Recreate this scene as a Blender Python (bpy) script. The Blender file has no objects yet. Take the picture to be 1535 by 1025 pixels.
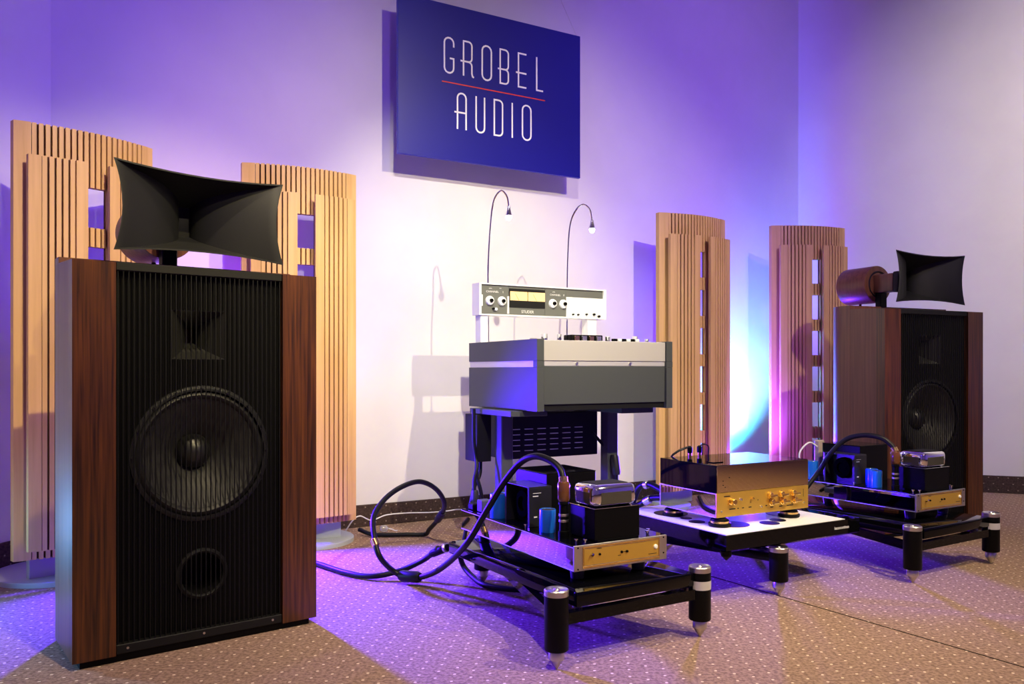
import bpy, bmesh, math, random
from mathutils import Vector, Matrix
random.seed(4)
SC = bpy.context.scene
COL = SC.collection
R = math.radians
TH = R(29.5)                      # direction of the long wall
CA, SA = math.cos(TH), math.sin(TH)

# ------------------------------------------------------------------ camera, world, lights
cam = bpy.data.objects.new('camera', bpy.data.cameras.new('camera'))
COL.objects.link(cam)
cam.location = (0, 0, .8)
cam.rotation_euler = (R(90), 0, 0)
cam.data.sensor_width = 36
cam.data.lens = 28.61
cam.data.shift_y = .0277
cam.data.clip_start = .02
SC.camera = cam

wd = bpy.data.worlds.new('world')
SC.world = wd
wd.use_nodes = True
wd.node_tree.nodes['Background'].inputs[0].default_value = (.6, .55, .8, 1)
wd.node_tree.nodes['Background'].inputs[1].default_value = .015

SC.view_settings.view_transform = 'Standard'
SC.view_settings.look = 'None'
SC.view_settings.gamma = 1
SC.view_settings.use_curve_mapping = False
SC.view_settings.exposure = 0


def lamp(name, kind, loc, energy, color, aim=None, size=.05, spot=60, blend=.5, sy=None):
    l = bpy.data.lights.new(name, kind)
    l.energy = energy
    l.color = color
    if kind == 'AREA':
        l.size = size
        if sy:
            l.shape = 'RECTANGLE'
            l.size_y = sy
    else:
        l.shadow_soft_size = size
    if kind == 'SPOT':
        l.spot_size = R(spot)
        l.spot_blend = blend
    o = bpy.data.objects.new(name, l)
    o.location = loc
    if aim:
        o.rotation_euler = (Vector(aim) - Vector(loc)).to_track_quat('-Z', 'Y').to_euler()
    COL.objects.link(o)
    return o


# warm ceiling spotlights, with some added fill
lamp('warm_spot', 'SPOT', (2.2, .3, 3.5), 660, (1, .84, .56), (.15, 4.0, .7), .03, 60, .9)
lamp('warm_spot', 'SPOT', (.3, .5, 3.5), 900, (1, .93, .66), (-.12, 4.35, 1.05), .03, 32, 1)
lamp('warm_spot', 'SPOT', (2.6, 1.6, 3.5), 360, (1, .82, .54), (2.0, 2.1, 0), .04, 92, .9)
lamp('warm_spot', 'SPOT', (3.2, 1.6, 3.5), 560, (1, .88, .72), (4.3, 5.0, 1.7), .05, 76, 1)  # added to brighten the right wall, no known lamp there
lamp('warm_spot', 'SPOT', (-.2, 1.3, 3.5), 230, (1, .80, .50), (-.45, 1.7, 0), .04, 90, .9)  # extra fill spot, added to light the floor at left
lamp('warm_spot', 'SPOT', (.8, -1.5, 3.5), 110, (1, .82, .56), (.6, -.6, 0), .1, 100, .9)
lamp('warm_spot', 'SPOT', (.9, .6, 3.5), 560, (1, .82, .36), (-1.5, 3.3, .9), .03, 32, .8)  # extra fill spot, added to warm the two left panels
# coloured floor uplights standing behind the loudspeakers and between the panels
lamp('blue_uplight', 'SPOT', (-1.30, 3.50, .50), 900, (.06, .010, 1), (.3, 2.5, -.35), .04, 112, .7)
lamp('blue_uplight', 'SPOT', (-1.42, 3.36, .50), 420, (.06, .010, 1), (-1.9, 2.3, .0), .04, 96, .6)
lamp('violet_wash', 'SPOT', (-1.38, 3.55, .15), 170, (.10, .015, 1), (-1.28, 3.95, 2.3), .05, 110, 1)
lamp('magenta_wash', 'SPOT', (-1.36, 3.50, .12), 50, (1, .08, .9), (-1.38, 3.82, 1.25), .03, 36, .9)
lamp('violet_uplight', 'SPOT', (1.50, 5.12, .24), 560, (.09, .012, 1), (1.1, 3.0, -.2), .04, 116, .5)
lamp('violet_wash', 'SPOT', (1.48, 5.06, .15), 420, (.13, .025, 1), (1.45, 5.35, 2.4), .05, 110, 1)
lamp('cyan_wash', 'SPOT', (1.42, 5.0, .08), 260, (.0, .72, 1), (1.44, 5.42, .62), .02, 62, 1)
lamp('magenta_wash', 'SPOT', (1.50, 5.12, .08), 26, (1, .04, .6), (1.60, 5.48, .9), .02, 60, 1)
lamp('cool_uplight', 'SPOT', (-2.25, 2.45, .25), 70, (.20, .5, 1), (-1.3, 2.6, .2), .04, 100, .8)
# lavender ceiling spots
lamp('lavender_spot', 'SPOT', (.7, .7, 3.5), 260, (.24, .12, 1), (-1.6, 3.6, 1.9), .04, 50, 1)
lamp('lavender_spot', 'SPOT', (2.4, 1.2, 3.5), 300, (.24, .08, 1), (1.3, 5.3, 2.1), .04, 50, 1)
lamp('blue_fill', 'AREA', (-2.2, 1.0, 2.9), 12, (.08, .02, 1), (.5, 3.2, .3), .4)  # added soft blue fill from high left, not a real fixture


# ------------------------------------------------------------------ materials
def mat(name, col, rough=.5, metal=0, coat=0, emit=None, es=0, spec=.5, alpha=1, trans=0):
    m = bpy.data.materials.new(name)
    m.use_nodes = True
    b = m.node_tree.nodes['Principled BSDF']
    b.inputs['Base Color'].default_value = (*col, 1)
    b.inputs['Roughness'].default_value = rough
    b.inputs['Metallic'].default_value = metal
    b.inputs['Coat Weight'].default_value = coat
    b.inputs['Coat Roughness'].default_value = .08
    b.inputs['Specular IOR Level'].default_value = spec
    b.inputs['Transmission Weight'].default_value = trans
    if emit:
        b.inputs['Emission Color'].default_value = (*emit, 1)
        b.inputs['Emission Strength'].default_value = es
    return m


def grain(m, c1, c2, scale=(60, 60, 2.5), bump=.05, detail=6, lo=.35, hi=.65, dist=.3):
    """streaky colour variation along local z"""
    nt = m.node_tree
    N, L = nt.nodes, nt.links
    b = N['Principled BSDF']
    tc = N.new('ShaderNodeTexCoord')
    mp = N.new('ShaderNodeMapping')
    mp.inputs['Scale'].default_value = scale
    nz = N.new('ShaderNodeTexNoise')
    nz.inputs['Scale'].default_value = 1
    nz.inputs['Detail'].default_value = detail
    nz.inputs['Distortion'].default_value = dist
    cr = N.new('ShaderNodeValToRGB')
    cr.color_ramp.elements[0].position = lo
    cr.color_ramp.elements[1].position = hi
    cr.color_ramp.elements[0].color = (*c1, 1)
    cr.color_ramp.elements[1].color = (*c2, 1)
    L.new(tc.outputs['Object'], mp.inputs['Vector'])
    L.new(mp.outputs[0], nz.inputs['Vector'])
    L.new(nz.outputs['Fac'], cr.inputs['Fac'])
    L.new(cr.outputs[0], b.inputs['Base Color'])
    if bump:
        bp = N.new('ShaderNodeBump')
        bp.inputs['Strength'].default_value = bump
        bp.inputs['Distance'].default_value = .002
        L.new(nz.outputs['Fac'], bp.inputs['Height'])
        L.new(bp.outputs[0], b.inputs['Normal'])
    return m


M = {}
M['wall'] = grain(mat('painted_wall', (.7, .68, .7), .85), (.69, .665, .68), (.73, .705, .72), (3, 3, 3), .02)
M['ceiling'] = mat('ceiling_paint', (.35, .33, .33), .9)
M['oak'] = grain(mat('pale_maple', (.7, .45, .2), .5), (.62, .37, .12), (.74, .465, .175), (45, 45, 2), .03)
M['kerf'] = mat('dark_backing', (.10, .045, .018), .8)
M['walnut'] = grain(mat('dark_rosewood', (.1, .03, .01), .33, coat=.1), (.026, .008, .002), (.14, .042, .007), (120, 120, 3.2), .04, 8, .33, .72, .5)
M['walnut_side'] = grain(mat('brown_veneer', (.14, .05, .03), .35), (.10, .036, .02), (.17, .064, .034), (90, 90, 2), .02)
M['black'] = mat('black_lacquer', (.002, .002, .0025), .45, spec=.12)
M['gloss'] = mat('black_glass', (.002, .002, .003), .04, spec=.2)
M['blackmat'] = mat('matt_black', (.005, .005, .0055), .6, spec=.3)
M['horn'] = mat('horn_black', (.008, .0085, .009), .5, spec=.4)
M['rod'] = mat('black_cord', (.0035, .0038, .004), .5, spec=.3)
M['cone'] = grain(mat('paper_cone', (.05, .05, .05), .6), (.012, .012, .013), (.026, .026, .026), (30, 30, 30), .1)
M['cap'] = mat('dust_cap', (.012, .012, .013), .4)
M['void'] = mat('unlit_black', (.002, .002, .002), .9, spec=0)
M['rubber'] = mat('rubber', (.012, .012, .013), .5)
M['chrome'] = mat('chrome', (.82, .82, .84), .06, 1)
M['chassis'] = mat('polished_chassis', (.50, .50, .56), .015, 1)
M['steel'] = mat('brushed_steel', (.62, .6, .58), .32, 1)
M['gold'] = mat('gold', (.92, .64, .22), .22, 1)
M['goldplate'] = mat('gold_plate', (.82, .52, .09), .35, .75)
M['mirror'] = mat('dark_gold_mirror', (.95, .74, .40), .04, 1)
M['greyd'] = mat('dark_grey_enamel', (.07, .078, .081), .5, spec=.3)
M['greyl'] = mat('light_grey_enamel', (.50, .48, .46), .45)
M['silver'] = mat('satin_silver', (.70, .69, .68), .4, .4)
M['white'] = mat('white_enamel', (.85, .85, .84), .4)
M['deck'] = mat('deck_metal', (.7, .7, .68), .35, .3)
M['panel'] = mat('instrument_grey', (.13, .135, .125), .5)
M['meter'] = mat('lit_meter', (.5, .35, .15), .4, emit=(1, .66, .25), es=1.1)
M['bluecap'] = mat('blue_sleeve', (.01, .13, .62), .25, coat=.3)
M['amber'] = mat('amber_resin', (.13, .045, .012), .15, coat=.6)
M['sign'] = mat('blue_sign_board', (.006, .006, .24), .32)
M['letter'] = mat('white_vinyl', (.95, .95, .97), .5)
M['red'] = mat('red_vinyl', (.75, .04, .03), .5)
M['base'] = mat('grey_base_enamel', (.42, .47, .48), .45)
M['bulb'] = mat('lit_bulb', (1, 1, 1), .3, emit=(1, .95, .85), es=25)
M['cable'] = mat('cable_sleeve', (.005, .005, .006), .45, spec=.25)
M['whitecord'] = mat('white_cord', (.75, .75, .75), .5)
M['clear'] = mat('clear_plastic', (.8, .8, .85), .1, trans=.7)
M['glasswin'] = mat('smoked_window', (.05, .045, .04), .08, coat=.5)
M['carbon'] = mat('dark_panel', (.015, .015, .018), .3)
M['label'] = mat('printed_white', (.8, .8, .8), .5)
M['board'] = mat('white_board', (.93, .92, .92), .35)
M['beige'] = mat('beige_plastic', (.42, .33, .26), .5)
M['tile'] = mat('grey_ribbon', (.25, .25, .25), .5)

# fluted black baffle
m = mat('fluted_black', (.002, .0021, .0022), .55, spec=.2)
nt = m.node_tree
wv = nt.nodes.new('ShaderNodeTexWave')
wv.inputs['Scale'].default_value = 22
tc = nt.nodes.new('ShaderNodeTexCoord')
bp = nt.nodes.new('ShaderNodeBump')
bp.inputs['Distance'].default_value = .004
nt.links.new(tc.outputs['Object'], wv.inputs['Vector'])
nt.links.new(wv.outputs['Fac'], bp.inputs['Height'])
nt.links.new(bp.outputs[0], nt.nodes['Principled BSDF'].inputs['Normal'])
M['fluted'] = m


def carpet(name, base1, base2, dotc, vertical=False):
    m = mat(name, base1, .95, spec=.1)
    nt = m.node_tree
    N, L = nt.nodes, nt.links
    b = N['Principled BSDF']
    tc = N.new('ShaderNodeTexCoord')
    mp = N.new('ShaderNodeMapping')
    if vertical:
        mp.inputs['Rotation'].default_value = (R(90), 0, 0)
    else:
        mp.inputs['Rotation'].default_value = (0, 0, -TH)
    L.new(tc.outputs['Object'], mp.inputs['Vector'])
    sx = N.new('ShaderNodeSeparateXYZ')
    L.new(mp.outputs[0], sx.inputs[0])

    def math_(op, a, bb=None, v=None):
        n = N.new('ShaderNodeMath')
        n.operation = op
        L.new(a, n.inputs[0])
        if bb is not None:
            L.new(bb, n.inputs[1])
        elif v is not None:
            n.inputs[1].default_value = v
        return n.outputs[0]
    P, Q = .056, .040
    yq = math_('DIVIDE', sx.outputs['Y'], v=Q)
    row = math_('FLOOR', yq)
    fy = math_('SUBTRACT', math_('FRACT', yq), v=.5)
    xo = math_('ADD', math_('DIVIDE', sx.outputs['X'], v=P), math_('MULTIPLY', row, v=.5))
    fx = math_('SUBTRACT', math_('FRACT', xo), v=.5)
    d = math_('ADD', math_('POWER', math_('ABSOLUTE', math_('MULTIPLY', fx, v=P / .0042)), v=2), math_('POWER', math_('ABSOLUTE', math_('MULTIPLY', fy, v=Q / .0036)), v=2))
    dot = math_('LESS_THAN', d, v=1)
    nz = N.new('ShaderNodeTexNoise')
    nz.inputs['Scale'].default_value = 95
    nz.inputs['Detail'].default_value = 3
    L.new(tc.outputs['Object'], nz.inputs['Vector'])
    cr = N.new('ShaderNodeValToRGB')
    cr.color_ramp.elements[0].position = .36
    cr.color_ramp.elements[1].position = .6
    cr.color_ramp.elements[0].color = (*base2, 1)
    cr.color_ramp.elements[1].color = (*base1, 1)
    L.new(nz.outputs['Fac'], cr.inputs[0])
    mx = N.new('ShaderNodeMix')
    mx.data_type = 'RGBA'
    L.new(dot, mx.inputs['Factor'])
    L.new(cr.outputs[0], mx.inputs['A'])
    mx.inputs['B'].default_value = (*dotc, 1)
    L.new(mx.outputs['Result'], b.inputs['Base Color'])
    bp = N.new('ShaderNodeBump')
    bp.inputs['Strength'].default_value = .5
    bp.inputs['Distance'].default_value = .003
    n2 = N.new('ShaderNodeTexNoise')
    n2.inputs['Scale'].default_value = 400
    L.new(tc.outputs['Object'], n2.inputs['Vector'])
    L.new(n2.outputs['Fac'], bp.inputs['Height'])
    L.new(bp.outputs[0], b.inputs['Normal'])
    return m


M['carpet'] = carpet('dotted_carpet', (.40, .265, .185), (.22, .14, .10), (.85, .68, .48))
M['skirt'] = carpet('carpet_skirting', (.075, .048, .042), (.045, .03, .028), (.26, .2, .17), True)


# ------------------------------------------------------------------ mesh helpers
def NB():
    return bmesh.new()


def box(bm, x0, x1, y0, y1, z0, z1, bev=0, seg=2):
    vs = [bm.verts.new(p) for p in ((x0, y0, z0), (x1, y0, z0), (x1, y1, z0), (x0, y1, z0), (x0, y0, z1), (x1, y0, z1), (x1, y1, z1), (x0, y1, z1))]
    fs = [bm.faces.new([vs[i] for i in q]) for q in ((3, 2, 1, 0), (4, 5, 6, 7), (0, 1, 5, 4), (1, 2, 6, 5), (2, 3, 7, 6), (3, 0, 4, 7))]
    if bev:
        es = list({e for f in fs for e in f.edges})
        bmesh.ops.bevel(bm, geom=es, offset=bev, segments=seg, profile=.5, affect='EDGES')
    return bm


def prism(bm, pts, z0, z1, zt=None):
    """vertical prism over an outline; zt(x, y) may give the top height"""
    n = len(pts)
    a = [bm.verts.new((p[0], p[1], z0)) for p in pts]
    b = [bm.verts.new((p[0], p[1], zt(p[0], p[1]) if zt else z1)) for p in pts]
    bm.faces.new(a[::-1])
    bm.faces.new(b)
    for i in range(n):
        bm.faces.new((a[i], a[(i + 1) % n], b[(i + 1) % n], b[i]))
    return bm


def lathe(bm, prof, c=(0, 0, 0), axis='Z', seg=32):
    """prof: list of (radius, along)"""
    rings = []
    cx, cy, cz = c

    def pt(r, h, a):
        u, v = r * math.cos(a), r * math.sin(a)
        if axis == 'Z':
            return (cx + u, cy + v, cz + h)
        if axis == 'Y':
            return (cx + u, cy + h, cz + v)
        return (cx + h, cy + u, cz + v)
    for r, h in prof:
        if r < 1e-5:
            rings.append([bm.verts.new(pt(0, h, 0))])
        else:
            rings.append([bm.verts.new(pt(r, h, 2 * math.pi * i / seg)) for i in range(seg)])
    for A, B in zip(rings, rings[1:]):
        for i in range(seg):
            j = (i + 1) % seg
            if len(A) == 1 and len(B) == 1:
                continue
            if len(A) == 1:
                bm.faces.new((A[0], B[j], B[i]))
            elif len(B) == 1:
                bm.faces.new((A[i], A[j], B[0]))
            else:
                bm.faces.new((A[i], A[j], B[j], B[i]))
    return bm


def cyl(bm, c, r, h, axis='Z', seg=24, ch=0):
    if ch:
        return lathe(bm, [(0, 0), (r - ch, 0), (r, ch), (r, h - ch), (r - ch, h), (0, h)], c, axis, seg)
    return lathe(bm, [(0, 0), (r, 0), (r, h), (0, h)], c, axis, seg)


def smoothpath(pts, n=8):
    P = [Vector(p) for p in pts]
    if len(P) < 3:
        return P
    P = [2 * P[0] - P[1]] + P + [2 * P[-1] - P[-2]]
    out = []
    for i in range(1, len(P) - 2):
        a, b, c, d = P[i - 1:i + 3]
        for k in range(n):
            t = k / n
            out.append(.5 * ((2 * b) + (c - a) * t + (2 * a - 5 * b + 4 * c - d) * t * t + (3 * b - a - 3 * c + d) * t ** 3))
    out.append(P[-2])
    return out


def tube(bm, pts, r, seg=10, n=8, raw=False):
    P = [Vector(p) for p in pts] if raw else smoothpath(pts, n)
    prev = None
    rings = []
    nrm = None
    for i, p in enumerate(P):
        t = (P[min(i + 1, len(P) - 1)] - P[max(i - 1, 0)]).normalized()
        if nrm is None:
            nrm = t.cross(Vector((0, 0, 1)))
            if nrm.length < .1:
                nrm = t.cross(Vector((1, 0, 0)))
        nrm = (nrm - t * nrm.dot(t)).normalized()
        bi = t.cross(nrm)
        rings.append([bm.verts.new(p + r * (math.cos(2 * math.pi * k / seg) * nrm + math.sin(2 * math.pi * k / seg) * bi)) for k in range(seg)])
    for A, B in zip(rings, rings[1:]):
        for k in range(seg):
            bm.faces.new((A[k], A[(k + 1) % seg], B[(k + 1) % seg], B[k]))
    bm.faces.new(rings[0][::-1])
    bm.faces.new(rings[-1])
    return bm


def obj(name, bm, m, parent=None, loc=(0, 0, 0), rz=0, smooth=True):
    bmesh.ops.recalc_face_normals(bm, faces=bm.faces)
    me = bpy.data.meshes.new(name)
    bm.to_mesh(me)
    bm.free()
    if smooth:
        me.shade_smooth()
        me.set_sharp_from_angle(angle=R(35))
    if m is not None:
        me.materials.append(m)
    o = bpy.data.objects.new(name, me)
    o.location = loc
    o.rotation_euler.z = rz
    o.parent = parent
    COL.objects.link(o)
    return o


def inst(src, parent=None, loc=None, rz=None):
    o = src.copy()
    COL.objects.link(o)
    if parent is not None:
        o.parent = parent
    if loc is not None:
        o.location = loc
    if rz is not None:
        o.rotation_euler.z = rz
    return o


def thing(name, label, cat, loc=(0, 0, 0), rz=0, group=None):
    o = bpy.data.objects.new(name, None)
    COL.objects.link(o)
    o.empty_display_size = .1
    o.location = loc
    o.rotation_euler.z = rz
    return tag(o, label, cat, group)


def tag(o, label, cat, group=None):
    o['label'] = label
    o['category'] = cat
    if group:
        o['group'] = group
    return o


def struct(name, bm, m, parent=None):
    o = obj(name, bm, m, parent)
    o['kind'] = 'structure'
    return o


def lab(o, s):
    o['label'] = s
    return o


def copy_tree(src):
    """copy a thing with its parts and sub-parts (mesh data shared)"""
    r = src.copy()
    COL.objects.link(r)
    for ch in list(src.children):
        c = ch.copy()
        COL.objects.link(c)
        c.parent = r
        for g in list(ch.children):
            d = g.copy()
            COL.objects.link(d)
            d.parent = c
    return r


def text(name, body, size, m, parent, loc, rot, ext=.0004, sx=1):
    cu = bpy.data.curves.new(name, 'FONT')
    cu.body = body
    cu.size = size
    cu.extrude = ext
    cu.align_x = 'CENTER'
    cu.align_y = 'CENTER'
    t = bpy.data.objects.new(name, cu)
    me = bpy.data.meshes.new_from_object(t)
    bpy.data.objects.remove(t)
    me.materials.clear()
    me.materials.append(m)
    o = bpy.data.objects.new(name, me)
    o.parent = parent
    o.location = loc
    o.rotation_euler = rot
    o.scale = (sx, 1, 1)
    COL.objects.link(o)
    return o


# ------------------------------------------------------------------ the room
WA = Vector((-1.975, 3.486))                 # left corner
WB = Vector((2.021, 5.745))                  # right corner
WL = Vector((-2.72, .80))
WR = Vector((5.6, 4.44))
rect = [WL, WA, WB, WR, Vector((5.6, -3.6)), Vector((-2.72, -3.6))]
H = 3.6


def wallseg(name, a, b, t=.1, skirt=None):
    d = (b - a).normalized()
    n = Vector((-d.y, d.x))                # outward (room is walked clockwise)
    bm = NB()
    prism(bm, [a - d * 0, b + d * 0, b + n * t, a + n * t], 0, H)
    w = struct(name, bm, M['wall'])
    if skirt:
        L = (b - a).length
        bm = NB()
        box(bm, .0, L, -.012, -.0005, 0, .112, .003, 1)
        s = struct(skirt, bm, M['skirt'])
        s.location = (a.x, a.y, 0)
        s.rotation_euler.z = math.atan2(d.y, d.x)
    return w


bm = NB()
prism(bm, [(-2.9, -3.7), (5.7, -3.7), (5.7, 4.9), (2.0, 6.0), (-2.2, 3.8), (-2.9, .8)], -.06, 0)
floor = struct('floor', bm, M['carpet'])
bm = NB()
prism(bm, [(-2.9, -3.7), (5.7, -3.7), (5.7, 4.9), (2.0, 6.0), (-2.2, 3.8), (-2.9, .8)], H, H + .05)
struct('ceiling', bm, M['ceiling'])
wallseg('wall_left', WL, WA, skirt='baseboard_left')
wallseg('wall_back', WA, WB, skirt='baseboard_back')
wallseg('wall_right', WB, WR, skirt='baseboard_right')
wallseg('wall_right_side', WR, rect[4], skirt='baseboard_right_side')
wallseg('wall_front', rect[4], rect[5], skirt='baseboard_front')
wallseg('wall_left_side', rect[5], WL, skirt='baseboard_left_side')
# seam in the carpet
d = Vector((.433, -.695)).normalized()
bm = NB()
a = Vector((.72, 3.25))
box(bm, 0, 5.2, -.0018, .0018, 0, .0012)
s = struct('trim_1', bm, mat('seam_dark', (.02, .015, .012), 1, spec=0))  # dark colour of the seam itself
s.location = (a.x, a.y, 0)
s.rotation_euler.z = math.atan2(d.y, d.x)


# ------------------------------------------------------------------ hanging sign
sg = thing('hanging_sign', 'blue rectangular hanging sign with thin white lettering above the tape recorder', 'sign', (-.572, 4.082, 1.8915), TH)
bm = NB()
box(bm, 0, 1.103, 0, .022, 0, .806, .001, 1)
obj('board', bm, M['sign'], sg)


def stroke(name, polys, m, w=.0085, y=-.0016):
    bm = NB()
    for P in polys:
        closed = P[0] == P[-1] and len(P) > 2
        pts = [Vector(p) for p in (P[:-1] if closed else P)]
        n = len(pts)
        L, Rr = [], []
        for i, p in enumerate(pts):
            a = pts[i - 1] if (i or closed) else p
            b = pts[(i + 1) % n] if (i < n - 1 or closed) else p
            d1 = (p - a).normalized() if (p - a).length > 1e-6 else (b - p).normalized()
            d2 = (b - p).normalized() if (b - p).length > 1e-6 else d1
            t = (d1 + d2)
            t = t.normalized() if t.length > 1e-3 else d1
            nn = Vector((-t.y, t.x))
            k = 1 / max(.5, nn.dot(Vector((-d1.y, d1.x))))
            L.append(p + nn * w / 2 * k)
            Rr.append(p - nn * w / 2 * k)
        fl = [[bm.verts.new((q.x, yy, q.y)) for q in S] for S in (L, Rr) for yy in (y, 0)]
        for i in range(n if closed else n - 1):
            j = (i + 1) % n
            bm.faces.new((fl[0][i], fl[0][j], fl[2][j], fl[2][i]))
            bm.faces.new((fl[0][i], fl[0][j], fl[1][j], fl[1][i]))
            bm.faces.new((fl[2][i], fl[2][j], fl[3][j], fl[3][i]))
    return obj(name, bm, m, sg, smooth=False)


def arc(cx, cz, r, a0, a1, n=7, rz=None):
    rz = rz or r
    return [(cx + r * math.cos(R(a0 + (a1 - a0) * i / n)), cz + rz * math.sin(R(a0 + (a1 - a0) * i / n))) for i in range(n + 1)]


def glyph(ch, x0, x1, b, t):
    w = x1 - x0
    r = w / 2
    c = (x0 + x1) / 2
    mid = b + (t - b) * .42
    if ch == 'O':
        P = arc(c, t - r, r, 0, 180) + arc(c, b + r, r, 180, 360)
        return [P + [P[0]]]
    if ch == 'G':
        return [[(x1, t - r - .02)] + arc(c, t - r, r, 0, 180) + arc(c, b + r, r, 180, 360) + [(x1, mid), (c + .004, mid)]]
    if ch == 'R':
        return [[(x0, b), (x0, t), (x1 - .02, t)] + arc(x1 - .02, t - .02, .02, 90, 0, 4) + [(x1, mid + .02)] + arc(x1 - .02, mid + .02, .02, 0, -90, 4) + [(x0 - .018, mid)],
                [(x1 - .02, mid)] + arc(x1 - .02, mid - .02, .02, 90, 0, 4) + [(x1, b + .018), (x1 + .004, b + .004), (x1 + .012, b)]]
    if ch == 'B':
        return [[(x1 - .02, mid), (x0 - .015, mid)], [(x1 - .02, mid)] + arc(x1 - .02, mid + .02, .02, -90, 0, 4) + arc(x1 - .02, t - .02, .02, 0, 90, 4) + [(x0, t), (x0, b)] + arc(x1 - .02, b + .02, .02, -90, 0, 4) + arc(x1 - .02, mid - .02, .02, 0, 90, 4)]
    if ch == 'E':
        return [[(x1, t), (x0, t), (x0, b), (x1, b)], [(x0 - .016, mid), (x1, mid)]]
    if ch == 'L':
        return [[(x0, t), (x0, b), (x1, b)]]
    if ch == 'A':
        return [[(x0, b)] + arc(c, t - r, r, 180, 0) + [(x1, b)], [(x0 - .018, b + .088), (x1, b + .088)]]
    if ch == 'U':
        return [[(x0, t)] + arc(c, b + r, r, 180, 360) + [(x1, t)]]
    if ch == 'D':
        P = [(x0, b), (x0, t), (x1 - .022, t)] + arc(x1 - .022, t - .022, .022, 90, 0, 4) + arc(x1 - .022, b + .022, .022, 0, -90, 4)
        return [P + [P[0]]]
    return [[(x0, b), (x0, t)]]


for ch, x0, x1 in (('G', .255, .308), ('R', .365, .414), ('O', .475, .530), ('B', .584, .634), ('E', .697, .747), ('L', .813, .854)):
    stroke('letter', glyph(ch, x0, x1, .451, .633), M['letter'])
for ch, x0, x1 in (('A', .330, .380), ('U', .439, .489), ('D', .548, .598), ('I', .658, .658), ('O', .722, .776)):
    stroke('letter', glyph(ch, x0, x1, .167, .356), M['letter'])
lab(stroke('underline', [[(.241, .4015), (.867, .4015)]], M['red'], .0055), 'thin red line between the two words')
bm = NB()
tube(bm, [(1.09, .011, .80), (.56, .011, 1.70)], .0012, 6, raw=True)
tube(bm, [(.02, .011, .80), (.56, .011, 1.70)], .0012, 6, raw=True)
obj('hanging_wire', bm, M['steel'], sg)


# ------------------------------------------------------------------ slatted acoustic panels
PW, BUL = .516, .05


def bul(u):
    return -BUL * (1 - (2 * u / PW) ** 2)


def slat_mesh(w, d, h):
    bm = NB()
    box(bm, -w / 2, w / 2, -d / 2, d / 2, 0, h)
    return bm


def curved(bm, u0, u1, z0, z1, off, t, n=6):
    a = [(u0 + (u1 - u0) * i / n) for i in range(n + 1)]
    P = [(u, bul(u) + off) for u in a] + [(u, bul(u) + off + t) for u in a[::-1]]
    prism(bm, P, z0, z1)


def build_panel(name, label, p0, p1, shift, stem, grp):
    c = (Vector(p0) + Vector(p1)) / 2
    ang = math.atan2(p1[1] - p0[1], p1[0] - p0[0])
    t = thing(name, label, 'acoustic panel', (c.x, c.y, 0), ang, grp)
    z0, z1 = .10, 1.716
    pitch = .0214

    def slats(us, za, zb, off, w=.0150, d=.02):
        src = None
        for u in us:
            rot = math.atan(8 * BUL * u / PW ** 2)
            if src is None:
                src = obj('slat', slat_mesh(w, d, zb - za), M['oak'], t, (u, bul(u) + off, za), rot)
                first = src
            else:
                inst(first, t, (u, bul(u) + off, za), rot)
    us = [(i - 9) * pitch for i in range(19)]
    slats([u for u in us if abs(u) > .05], z0, z1, 0)
    mid = [u for u in us if abs(u) < .05]
    wins = [1.503 - k * .2265 for k in range(6)]
    tops = [z1] + [w - .153 for w in wins]
    bots = wins + [z0]
    for zt, zb in zip(tops, bots):
        slats(mid, zb, zt, 0)
    bm = NB()
    curved(bm, -.2, -.0535, z0, z1, .0085, .008)
    curved(bm, .0535, .2, z0, z1, .0085, .008)
    for zt, zb in zip(tops, bots):
        curved(bm, -.0535, .0535, zb, zt, .0085, .008, 2)
    obj('backing', bm, M['kerf'], t)
    for s in (-1, 1):
        bm = NB()
        curved(bm, min(s * .205, s * .258), max(s * .205, s * .258), z0, z1, -.012, .03, 3)
        obj('edge_board', bm, M['oak'], t)
        # front column
        c0 = s * .136
        off = -.062
        slats([c0 + (i - 2) * .0222 for i in range(5)], .14, 1.585, off, .0158, .016)
        for a, b in ((.040, .080), (.192, .232)):
            bm = NB()
            u0, u1 = sorted((s * a, s * b))
            curved(bm, u0, u1, .14, 1.585, off - .009, .02, 2)
            obj('column_edge', bm, M['oak'], t)
        bm = NB()
        u0, u1 = sorted((s * .07, s * .2))
        curved(bm, u0, u1, .14, 1.585, off + .007, .006, 4)
        obj('column_backing', bm, M['kerf'], t)
        for zc in (.25, .8, 1.4):
            bm = NB()
            u0, u1 = sorted((s * .09, s * .15))
            curved(bm, u0, u1, zc, zc + .05, off + .012, .043, 2)
            obj('spacer', bm, M['oak'], t)
    bm = NB()
    box(bm, -.195, .195, .02, .05, .018, .34, .002, 1)
    obj('upright', bm, M['base'], t)
    bm = NB()
    lathe(bm, [(0, 0), (stem, 0), (stem, .017), (stem - .002, .019), (0, .019)], (shift[0], shift[1], 0), 'Z', 64)
    lab(obj('round_base', bm, M['base'], t), 'round grey metal base plate')
    return t


GP = 'slatted wooden acoustic panels along the wall'
build_panel('acoustic_panel', 'slatted maple acoustic panel behind the big left loudspeaker, leftmost of the four', (-1.83, 2.98), (-1.496, 3.373), (-.05, .12), .235, GP)
build_panel('acoustic_panel', 'slatted maple acoustic panel standing between left loudspeaker and tape recorder', (-1.196, 3.593), (-.737, 3.835), (.051, .082), .215, GP)
build_panel('acoustic_panel', 'slatted maple acoustic panel just right of the tape recorder, left of the cyan glow', (.847, 4.727), (1.296, 4.982), (0, .1), .2, GP)
build_panel('acoustic_panel', 'slatted maple acoustic panel directly left of the far right loudspeaker', (1.645, 5.162), (2.140, 5.262), (0, .1), .2, GP)


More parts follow.
